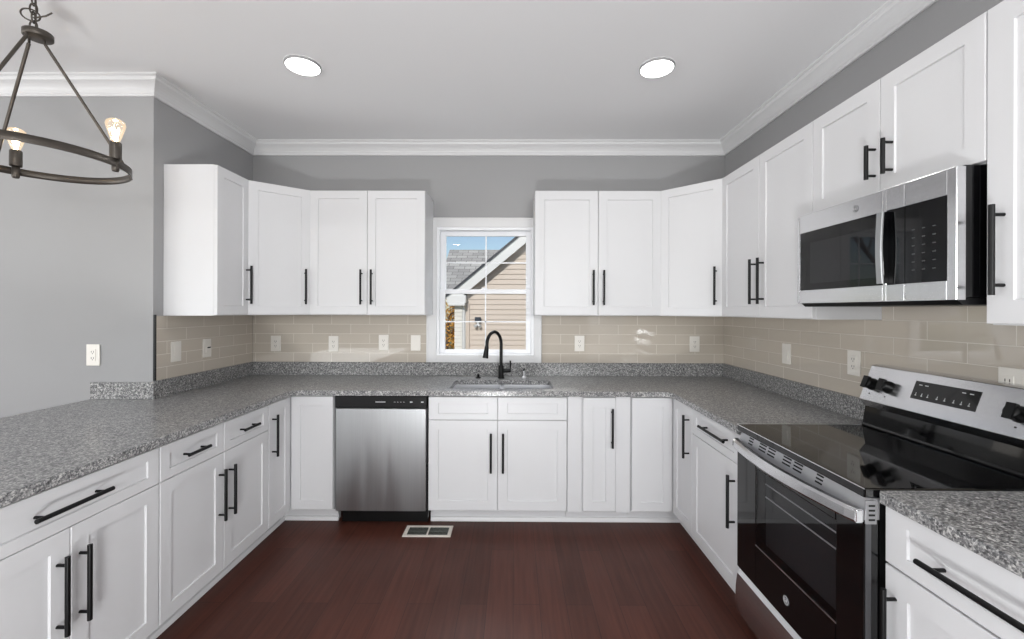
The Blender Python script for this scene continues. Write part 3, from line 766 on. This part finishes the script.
# oven door
dz0, dz1 = .262, .806
od = MB()
wx0, wx1, wz0, wz1 = .150, .590, .435, .755
od.box(.002, wx0, .0, .044, dz0, dz1, .003).box(wx1, RW - .003, .0, .044, dz0, dz1, .003).box(wx0, wx1, .0, .044, dz0, wz0, .003).box(wx0, wx1, .0, .044, wz1, dz1, .003)
od = od.build('oven_door', BLACKG, t)
MB().box(wx0 + .0005, wx1 - .0005, .0015, .005, wz0 + .0005, wz1 - .0005).build('door_window', OVENGLASS, od)
MB().box(wx0, wx1, .0425, .0435, wz0, wz1).build('window_backing', principled('oven_dark_grey', rgb(48, 48, 50), .5, noise=.05), od)
m = MB()
for zz in (.657, .709): m.tube([(wx0 + .05, .012, zz), (wx1 - .01, .012, zz)], .0026, 8)
m.build('oven_rack', principled('rack_bright_metal', rgb(200, 200, 202), .5, noise=.02), od)
MB().box(wx0 - .002, wx1 + .002, -.0006, .001, wz0 - .003, wz0 + .001).build('window_rim', CHROME, od)
MB().box(RW - .003, RW + .0005, .004, .020, dz0, .800, .001).build('door_end_trim', principled('dark_grey_trim', rgb(84, 84, 87), .4, metal=.6, noise=.03), od)
ec = MB().box(RW - .002, RW + .0025, .002, .034, .798, .866, .001).build('end_cap', principled('cap_metal', rgb(150, 150, 152), .45, metal=.7, noise=.02), t)
m = MB()
for k in range(4): m.box(RW + .0020, RW + .0032, .010, .028, .808 + k * .0135, .8135 + k * .0135)
m.build('cap_slots', BLACKP, ec)
# curved door handle
m = MB(); v = []; f = []; N = 24
for i in range(N + 1):
    u = i / N; x = .006 + (RW - .012) * u
    o_ = -.022 - .036 * math.sin(PI * u)
    if i in (0, N): o_ = -.018
    zc = .822
    for yy, zz in ((o_, -.024), (o_ - .006, -.016), (o_ - .004, .008), (o_ + .004, .016), (o_ + .020, .016), (o_ + .020, -.024)): v.append((x, yy, zc + zz))
for i in range(N):
    for k in range(6): f.append((i * 6 + k, i * 6 + (k + 1) % 6, (i + 1) * 6 + (k + 1) % 6, (i + 1) * 6 + k))
f.append(tuple(range(6))); f.append(tuple(N * 6 + k for k in range(5, -1, -1)))
m.add(v, f)
m.box(.004, .045, -.020, .004, .808, .834, .002).box(RW - .065, RW - .004, -.020, .004, .800, .836, .002)
m.build('handle', STEELH, od)
def emblem(t, x, y, z, r):
    d_ = MB().lathe([(.0001, -.0012), (r, -.0012), (r, 0), (.0001, 0)], (x, y, z), 24, axis='y').build('emblem', principled('emblem_grey', rgb(88, 88, 92), .35, metal=.4, noise=.02) if 'emblem_grey' not in bpy.data.materials else bpy.data.materials['emblem_grey'], t)
    mm = MB().tube([(x + r * .82 * math.cos(a * PI / 12), y - .0016, z + r * .82 * math.sin(a * PI / 12)) for a in range(25)], r * .06, 5, caps=False)
    # interlaced G and E strokes
    mm.tube([(x + r * (-.28 + .30 * math.cos(a)), y - .0016, z + r * .34 * math.sin(a)) for a in [PI * (.3 + 1.4 * i / 10) for i in range(11)]] + [(x - r * .05, y - .0016, z - r * .02)], r * .07, 5)
    for s_ in (1, -1):
        mm.tube([(x + r * (.34 + .22 * math.cos(a)), y - .0016, z + s_ * r * .18 + r * .17 * math.sin(a)) for a in [PI * (.35 + 1.25 * i / 8) for i in range(9)]], r * .07, 5)
    mm.build('monogram', MARK, d_)
emblem(od, .350, -.0002, .340, .017)
curved_panel(.002, RW - .002, .045, .252, .004, .012, .04, 10).build('storage_drawer', STEELH, t)
MB().box(.002, RW - .002, .010, .046, .2525, .2615).build('drawer_gap_trim', BLACKP, t)
# backguard: black riser and slanted stainless control panel
MB().box(0, RW, .560, .655, .872, .905, .002).build('rear_ledge', BLACKP, t)
MB().prism([(.562, .905), (.574, .985), (.652, .985), (.652, .905)], .002, RW - .002, axis='x').build('backguard_riser', BLACKG, t)
MB().prism([(.556, .9052), (.561, .912), (.566, .9055)], .002, RW - .002, axis='x').build('riser_ridge', BLACKG, t)
pa, pb = (.548, 1.018), (.604, 1.166)          # lower and upper front edge of the slanted panel (y,z)
cpn = MB().prism([(.5735, .9855), pa, pb, (.620, 1.172), (.655, 1.172), (.655, .9855)], 0, RW, axis='x').build('control_panel', STEELH, t, bevel=.002)
ux = Vector((1, 0, 0)); uy = Vector((0, pb[0] - pa[0], pb[1] - pa[1])); LY = uy.length; uy.normalize(); un = ux.cross(uy).normalized()   # outward normal
if un.y > 0: un = -un
O = Vector((0, pa[0], pa[1]))
def onpanel(x, s, h): q = O + ux * x + uy * s + un * h; return (q.x, q.y, q.z)
def panel_box(m, x0, x1, s0, s1, h0, h1):
    v = [onpanel(x, s, h) for x in (x0, x1) for s in (s0, s1) for h in (h0, h1)]
    return m.add(v, [(0, 1, 3, 2), (4, 6, 7, 5), (0, 4, 5, 1), (2, 3, 7, 6), (0, 2, 6, 4), (1, 5, 7, 3)])
dp = panel_box(MB(), RY1 - 1.700, RY1 - 1.462, .052, .125, 0, .0012).build('display', BLACKG, cpn)
x0 = RY1 - 1.700
for x in (.018, .042, .178, .204): panel_box(MB(), x0 + x, x0 + x + .013, .109, .112, .0012, .0016).build('display_symbol', MARK, dp)
for x in (.014, .038, .062, .098, .126, .158, .184, .210):
    panel_box(panel_box(MB(), x0 + x, x0 + x + .007, .066, .0685, .0012, .0016), x0 + x + .0025, x0 + x + .0045, .0685, .078, .0012, .0016).build('display_symbol', MARK, dp)
def knob(x, s):
    base_ = onpanel(x, s, 0)
    m = MB(); n = 20
    prof_ = [(.027, 0), (.027, .004), (.025, .008), (.0235, .030), (.021, .034), (.0001, .034)]
    v = []; f = []
    for r, h in prof_:
        for k in range(n):
            a = 2 * PI * k / n; q = O + ux * (x + r * math.cos(a)) + uy * (s + r * math.sin(a)) + un * h; v.append(tuple(q))
    for i in range(len(prof_) - 1):
        for k in range(n): f.append((i * n + k, i * n + (k + 1) % n, (i + 1) * n + (k + 1) % n, (i + 1) * n + k))
    m.add(v, f, True)
    panel_box(m, x - .0130, x + .0130, s - .026, s + .026, .026, .040)
    k_ = m.build('knob', BLACKP, cpn)
    panel_box(MB(), x - .003, x + .003, s - .045, s - .040, 0, .0006).build('knob_mark', DARKSLOT, cpn)
for x in (.042, .120, RW - .110, RW - .036): knob(x, .075)

# ------------------------------------------------------------------ microwave
t = thing('microwave', 'over-the-range stainless microwave mounted under the short cabinet', 'microwave', (1.285, 1.938, 1.44), -PI / 2)
MW = 1.938 - 1.243
MB().box(.004, MW - .004, .030, .391, .012, .399, .002).build('body', BLACKG, t)
MB().prism([(.006, .011), (.03, -.010), (.33, -.010), (.372, .011)], .01, MW - .01, axis='x').build('underside', BLACKP, t)
# stainless door frame with openings
z0, z1 = .004, .394
xa, xb, xc, xd = .018, .448, .530, .662
xs = .540
m = MB()
wz0, wz1 = .062, .316
gx = .530
m.box(0, .018, 0, .029, z0, z1, .004).box(.018, .448, 0, .029, z0, wz0, .002).box(.018, .448, 0, .029, wz1, z1, .002).box(.448, .462, 0, .029, z0, z1, .002)
m.box(.462, gx, 0.0, .029, z0, wz0, .002).box(.462, gx, 0.0, .029, wz1, z1, .002)
dr = m.build('door', STEELH, t)
MB().box(.0185, .4475, .001, .004, wz0 + .0005, wz1 - .0005).build('door_window', MWGLASS, dr)
MB().box(.018, .448, .026, .028, wz0, wz1).build('window_backing', BLACKP, dr)
MB().box(.055, .415, .020, .022, wz0 + .03, wz1 - .045).build('window_mesh', principled('microwave_mesh_grey', rgb(120, 120, 122), .5, noise=.05), dr)
MB().box(.462, gx, .001, .028, wz0 + .0005, wz1 - .0005).build('door_glass_strip', BLACKG, dr)
m = MB().box(gx + .0025, .668, 0, .029, z0, wz0, .002).box(gx + .0025, .668, 0, .029, wz1, z1, .002).box(.668, MW, 0, .029, z0, z1, .002)
cpn = m.build('control_section', STEELH, t)
kp = MB().box(gx + .0025, .6678, .001, .028, wz0 + .0005, wz1 - .0005).build('keypad', BLACKG, cpn)
m = MB()
for r in range(6):
    for c in range(3): m.box(.556 + c * .034, .566 + c * .034, .0002, .001, .232 - r * .026, .235 - r * .026)
m.build('keypad_marks', principled('keypad_print', rgb(70, 70, 72), .5, noise=.02), kp)
# bowed vertical handle
def bowed(xa_, xb_, bow0, bow1, back):
    m = MB(); v = []; f = []; N = 16
    for i in range(N + 1):
        u = i / N; zz = wz0 + .004 + (wz1 - wz0 - .008) * u; o_ = -bow0 - bow1 * math.sin(PI * u)
        for x, y in ((xa_, o_ + .002), (xa_ + .002, o_), (xb_ - .002, o_), (xb_, o_ + .002), (xb_, back if back is not None else o_ + .006), (xa_, back if back is not None else o_ + .006)): v.append((x, y, zz))
    for i in range(N):
        for k in range(6): f.append((i * 6 + k, i * 6 + (k + 1) % 6, (i + 1) * 6 + (k + 1) % 6, (i + 1) * 6 + k))
    f.append(tuple(range(6))); f.append(tuple(N * 6 + k for k in range(5, -1, -1)))
    return m.add(v, f)
hd = bowed(.447, .472, .022, .005, None).build('handle', STEELV, dr)
bowed(.4475, .4715, .0155, .005, .0005).build('handle_core', BLACKG, hd)
emblem(dr, .330, -.0002, .356, .013)

# ------------------------------------------------------------------ floor register
t = thing('floor_register', 'white metal floor register beside the dishwasher toe space', 'floor vent', (-.541, 2.700, .0005), 0)
hw, hh = .150, .066
m = MB().box(-hw, hw, -hh, -hh + .018, 0, .006, .001).box(-hw, hw, hh - .018, hh, 0, .006, .001).box(-hw, -hw + .022, -hh + .018, hh - .018, 0, .006, .001).box(hw - .022, hw, -hh + .018, hh - .018, 0, .006, .001).box(-.005, .005, -hh + .018, hh - .018, 0, .006, .001)
m.build('frame', LIGHTG, t)
m = MB()
for s_ in (-1, 1):
    for k in range(15):
        x = s_ * (.012 + k * .008); m.box(x - .0018, x + .0018, -hh + .018, hh - .018, .0015, .0045)
    m.box(min(s_ * .005, s_ * (hw - .022)), max(s_ * .005, s_ * (hw - .022)), -.003, .003, .001, .005)
m.build('louver', REGD, t)
MB().box(-hw + .02, hw - .02, -hh + .017, hh - .017, .0002, .001).build('duct_opening', BLACKP, t)

# ------------------------------------------------------------------ recessed ceiling lights
def downlight(label, x, y, e=1.2):
    t = thing('ceiling_light', label, 'ceiling light', (x, y, CZ), 0, 'round recessed ceiling lights')
    MB().lathe([(.094, -.0005), (.094, -.009), (.091, -.012), (.087, -.0125), (.087, -.0005)], (0, 0, 0), 40).build('trim_ring', RINGG, t)
    MB().lathe([(.0005, -.0135), (.080, -.0135), (.087, -.0115), (.087, -.001), (.0005, -.001)], (0, 0, 0), 40, smooth=False).build('diffuser', LED, t)
    lamp('downlight_beam', 'AREA', (x, y, CZ - .018), e, (1, 1, .98), aim=(x, y, 0), shape='DISK', size=.15)
    return t
downlight('left round recessed ceiling light', -1.156, 2.312)
downlight('right round recessed ceiling light', .779, 2.333)
for x_, y_ in ((-1.156, .35), (.779, .35), (-1.156, -1.6), (.779, -1.6)):  # extra fixtures added out of view to even out the lighting
    downlight('added round ceiling light behind the camera, for even fill', x_, y_, 6)

# ------------------------------------------------------------------ chandelier
CXc, CYc, CZc, CR = -1.884, 1.652, 1.996, .290
t = thing('ring_chandelier', 'dark bronze ring chandelier with glowing bulbs hanging over the peninsula', 'chandelier', (CXc, CYc, CZc), 0)
m = MB()
m.lathe([(CR, -.015), (CR, .015), (CR - .006, .015), (CR - .006, -.015), (CR, -.015)], (0, 0, 0), 96).build('ring', BRONZE, t)
HZc = .490
m = MB().lathe([(.001, -.013), (.041, -.013), (.044, -.010), (.044, .010), (.041, .013), (.001, .013)], (0, 0, HZc), 32); hub = m.build('hub', BRONZE, t)
HOFF = Vector((.008, .009, 0)); hub.location = HOFF
def ang_of(px, py): return math.atan2(py, px)
view = math.atan2(CYc, CXc)                         # away from the camera
right = view - PI / 2
for k in (0, 112, 232):
    a = right + math.radians(k)
    c_, s_ = math.cos(a), math.sin(a)
    r_ = MB().tube([(c_ * .032, s_ * .032, HZc - .030), (c_ * (CR - .010), s_ * (CR - .010), .016)], .0058, 10)
    r_.tube([(c_ * .030, s_ * .030, HZc - .012), (c_ * .030, s_ * .030, HZc - .030)], .004, 8)
    r_.tube([(c_ * (CR - .003) , s_ * (CR - .003), -.016), (c_ * (CR - .009), s_ * (CR - .009), .022)], .006, 8)
    r_.build('rod', BRONZE, t)
for bx_, by_ in ((.277, .050), (-.230, .137), (-.048, -.265)):
    s_ = MB().lathe([(.001, .018), (.019, .018), (.0195, .022), (.0195, .082), (.017, .086), (.001, .086)], (bx_, by_, 0), 20).build('socket', BRONZE, t)
    MB().lathe([(.001, -.034), (.010, -.032), (.0125, -.026), (.0125, .018), (.001, .018)], (bx_, by_, 0), 16).build('socket_bracket', BRONZE, s_)
    MB().lathe([(.012, .086), (.015, .094), (.021, .112), (.029, .140), (.0325, .155), (.030, .168), (.019, .177), (.0005, .180)], (bx_, by_, 0), 24).build('bulb', BULBG, s_)
    mm = MB()
    for k in range(5):
        a = 2 * PI * k / 5
        mm.tube([(bx_ + .004 * math.cos(a), by_ + .004 * math.sin(a), .096), (bx_ + .012 * math.cos(a), by_ + .012 * math.sin(a), .142)], .0024, 6)
    mm.lathe([(.0005, .086), (.006, .090), (.007, .112), (.005, .130), (.0005, .134)], (bx_, by_, 0), 10)
    mm.build('filament', FILAMENT, s_)
# chain, loose wire and ceiling canopy
m = MB()
def link(m, c, r1, r2, rot, tilt=0, wr=.0028):
    pts = []
    for k in range(21):
        a = 2 * PI * k / 20; x, z_ = r1 * math.cos(a), r2 * math.sin(a)
        p = Vector((x, 0, z_)); p.rotate(Matrix.Rotation(tilt, 3, 'Y')); p.rotate(Matrix.Rotation(rot, 3, 'Z')); pts.append(Vector(c) + p)
    m.tube(pts, wr, 8, caps=False)
zz = HZc + .030
k = 0
while zz < CZ - CZc - .03:
    link(m, (0, 0, zz), .011, .022, (PI / 2 if k % 2 else 0) + .4); zz += .034; k += 1
m.build('chain', BRONZE, t)
m = MB(); link(m, (-.012, 0, HZc + .075), .028, .022, .5, .25, .0028)
m.tube([(.0, 0, HZc + .062), (.035, .012, HZc + .078), (.052, .02, HZc + .096)], .003, 8)
m.tube([(.004, .004, HZc + .013), (.010, 0, HZc + .08), (.004, .004, HZc + .15), (0, 0, CZ - CZc - .03)], .0025, 8)
m.build('supply_wire', BRONZE, t)
zc = CZ - CZc
MB().lathe([(.001, zc - .032), (.012, zc - .030), (.050, zc - .020), (.060, zc - .006), (.060, zc - .0006), (.001, zc - .0006)], (0, 0, 0), 28).build('ceiling_canopy', BRONZE, t)

# ------------------------------------------------------------------ outside the window
GZ = -.55
g = struct(MB().box(-40, 40, D + T + .02, 60, GZ - .2, GZ).build('ground', GRASS), 'lawn outside the window', 'ground')
t = thing('neighbouring_house', 'neighbouring house with tan siding gable outside the window', 'house', (.9, 10, GZ), 0)
def nb(m, name, mat, par=None):
    o = m.build(name, mat, par or t)
    if par is None: unoff(o, t)
    return o
HY = 9.0
sl = (2.963 - 1.862) / (.1 + 1.21); ridge_x = 1.75
def rz_(x): return 1.862 + sl * ((x if x <= ridge_x else 2 * ridge_x - x) + 1.21)
wx0, wx1 = -1.0, 2 * ridge_x + 1.0
m = MB(); zrow = GZ + .05
while zrow < rz_(ridge_x) - .2:
    top = zrow + .107
    bt = .30 / 1
    xl_ = max(wx0, -1.21 + (zrow + .20 - 1.862) / sl)
    xr_ = 2 * ridge_x - xl_
    if xr_ - xl_ < .1: break
    m.prism([(HY - .021, zrow), (HY - .004, top), (HY + .05, top), (HY + .05, zrow)], xl_, xr_, axis='x'); zrow = top
nb(m, 'gable_siding', SIDING)
nb(MB().box(wx0 - .0, wx1, HY + .05, HY + 6, GZ, 1.75), 'house_body', SIDING)
m = MB()
for s_ in (1, -1):
    def X(x): return x if s_ > 0 else 2 * ridge_x - x
    xe_, ze_ = -1.36, rz_(-1.36)
    m.prism([(X(xe_), ze_), (X(ridge_x), rz_(ridge_x)), (X(ridge_x), rz_(ridge_x) - .27), (X(xe_), ze_ - .27)], HY - .20, HY - .15, axis='y')
nb(m, 'rake_board', FASCIA)
m = MB(); m2 = MB()
for s_ in (1, -1):
    def X(x): return x if s_ > 0 else 2 * ridge_x - x
    xe_ = -1.42; ze_ = rz_(xe_)
    m.prism([(X(xe_), ze_ + .03), (X(ridge_x), rz_(ridge_x) + .03), (X(ridge_x), rz_(ridge_x) - .02), (X(xe_), ze_ - .02)], HY - .235, HY - .195, axis='y')
    m2.prism([(X(xe_), ze_ + .035), (X(ridge_x), rz_(ridge_x) + .035), (X(ridge_x), rz_(ridge_x)), (X(xe_), ze_)], HY - .19, HY + 5.5, axis='y')
nb(m, 'drip_edge', DRIP); nb(m2, 'roof', SHINGLE)
m = MB().box(-1.40, -1.0, HY - .21, HY + .02, 1.56, 1.72, .01).box(-1.36, -1.02, HY - .23, HY + 5, 1.50, 1.56, .01)
nb(m, 'eave_box', FASCIA)
nb(MB().box(-1.02, -.94, HY - .04, HY + .04, GZ, 1.56, .005), 'corner_board', SIDING)
nb(MB().tube([(-1.10, HY - .10, 1.52), (-1.06, HY - .07, 1.42), (-1.05, HY - .06, GZ + .05)], .035, 8), 'downspout', FASCIA)
# cross wing behind, its roof slope seen left of the gable
m = MB().prism([(10.9, 1.75), (13.5, 3.33), (16.1, 1.75), (16.1, 1.69), (13.5, 3.25), (10.9, 1.69)], -2.05, 5.5, axis='x')
nb(m, 'rear_roof', SHINGLE)
m = MB(); zrow = GZ
while zrow < 1.66:
    m.prism([(11.3 - .02, zrow), (11.3, zrow + .1), (15.6, zrow + .1), (15.6, zrow)], -1.58, 3.0, axis='x'); zrow += .1
nb(m, 'rear_wing_siding', SIDEW)
t2 = thing('floodlight', 'dark floodlight sensor with white lamps mounted on the tan siding', 'outdoor light', (-.76, HY - .03, 1.19), 0)
MB().box(-.065, .065, -.06, 0, -.035, .075, .008).build('sensor_housing', principled('dark_plastic_blue', rgb(52, 58, 70), .4, noise=.05), t2)
MB().box(-.02, .02, -.05, 0, -.10, -.035).build('bracket', FASCIA, t2)
for s_ in (-1, 1): MB().tube([(s_ * .01, -.03, -.09), (s_ * .055, -.08, -.12)], [.018, .036], 12).build('lamp_head', FASCIA, t2)

def tree(label, x, y, h, leaves, seed, name='tree'):
    rnd = random.Random(seed); t = thing(name, label, 'tree', (x, y, GZ), 0)
    m = MB(); tips = []
    def br(p, d, ln, r, lv):
        pts = [p]; q = p.copy(); dd = d.copy()
        for i in range(4):
            dd = (dd + Vector((rnd.uniform(-.12, .12), rnd.uniform(-.12, .12), rnd.uniform(-.03, .08)))).normalized(); q = q + dd * ln / 4; pts.append(q.copy())
        m.tube(pts, [r * (1 - .12 * i) for i in range(5)], 6, caps=False)
        if lv == 0: tips.append(q); return
        for i in range(3 if lv > 1 else 4):
            st = pts[rnd.choice((2, 3, 4))]; a = rnd.uniform(0, 2 * PI); sp_ = rnd.uniform(.45, .9)
            nd = (dd + Vector((math.cos(a), math.sin(a), .15)) * sp_).normalized()
            br(st.copy(), nd, ln * rnd.uniform(.55, .75), r * .5, lv - 1)
    br(Vector((0, 0, 0)), Vector((0, 0, 1)), h * .42, h * .022, 4 if leaves == 0 else 3)
    m.build('trunk', BARK, t)
    if leaves:
        m = MB()
        for _ in range(leaves):
            tp = rnd.choice(tips).copy(); tp.z *= rnd.uniform(.12, 1.0)
            c = tp + Vector((rnd.gauss(0, h * .06), rnd.gauss(0, h * .06), rnd.gauss(0, h * .08)))
            a = Vector((rnd.gauss(0, 1), rnd.gauss(0, 1), rnd.gauss(0, 1))).normalized(); b_ = a.orthogonal().normalized(); s_ = .055
            m.add([c - a * s_, c + b_ * s_ * .6, c + a * s_, c - b_ * s_ * .6], [(0, 1, 2, 3)])
        m.build('foliage', LEAF, t, fix=False)
    return t
tree('orange autumn tree at the left edge of the window', -2.75, 17.2, 4.0, 3400, 5, 'autumn_tree')
tree('bare tree beyond the lawn, far left of the neighbouring house', -7.5, 11.5, 6.5, 0, 11, 'bare_tree')
tree('second bare tree beyond the lawn, between the other tree and the house', -5.2, 14.5, 7.5, 0, 23, 'bare_tree')
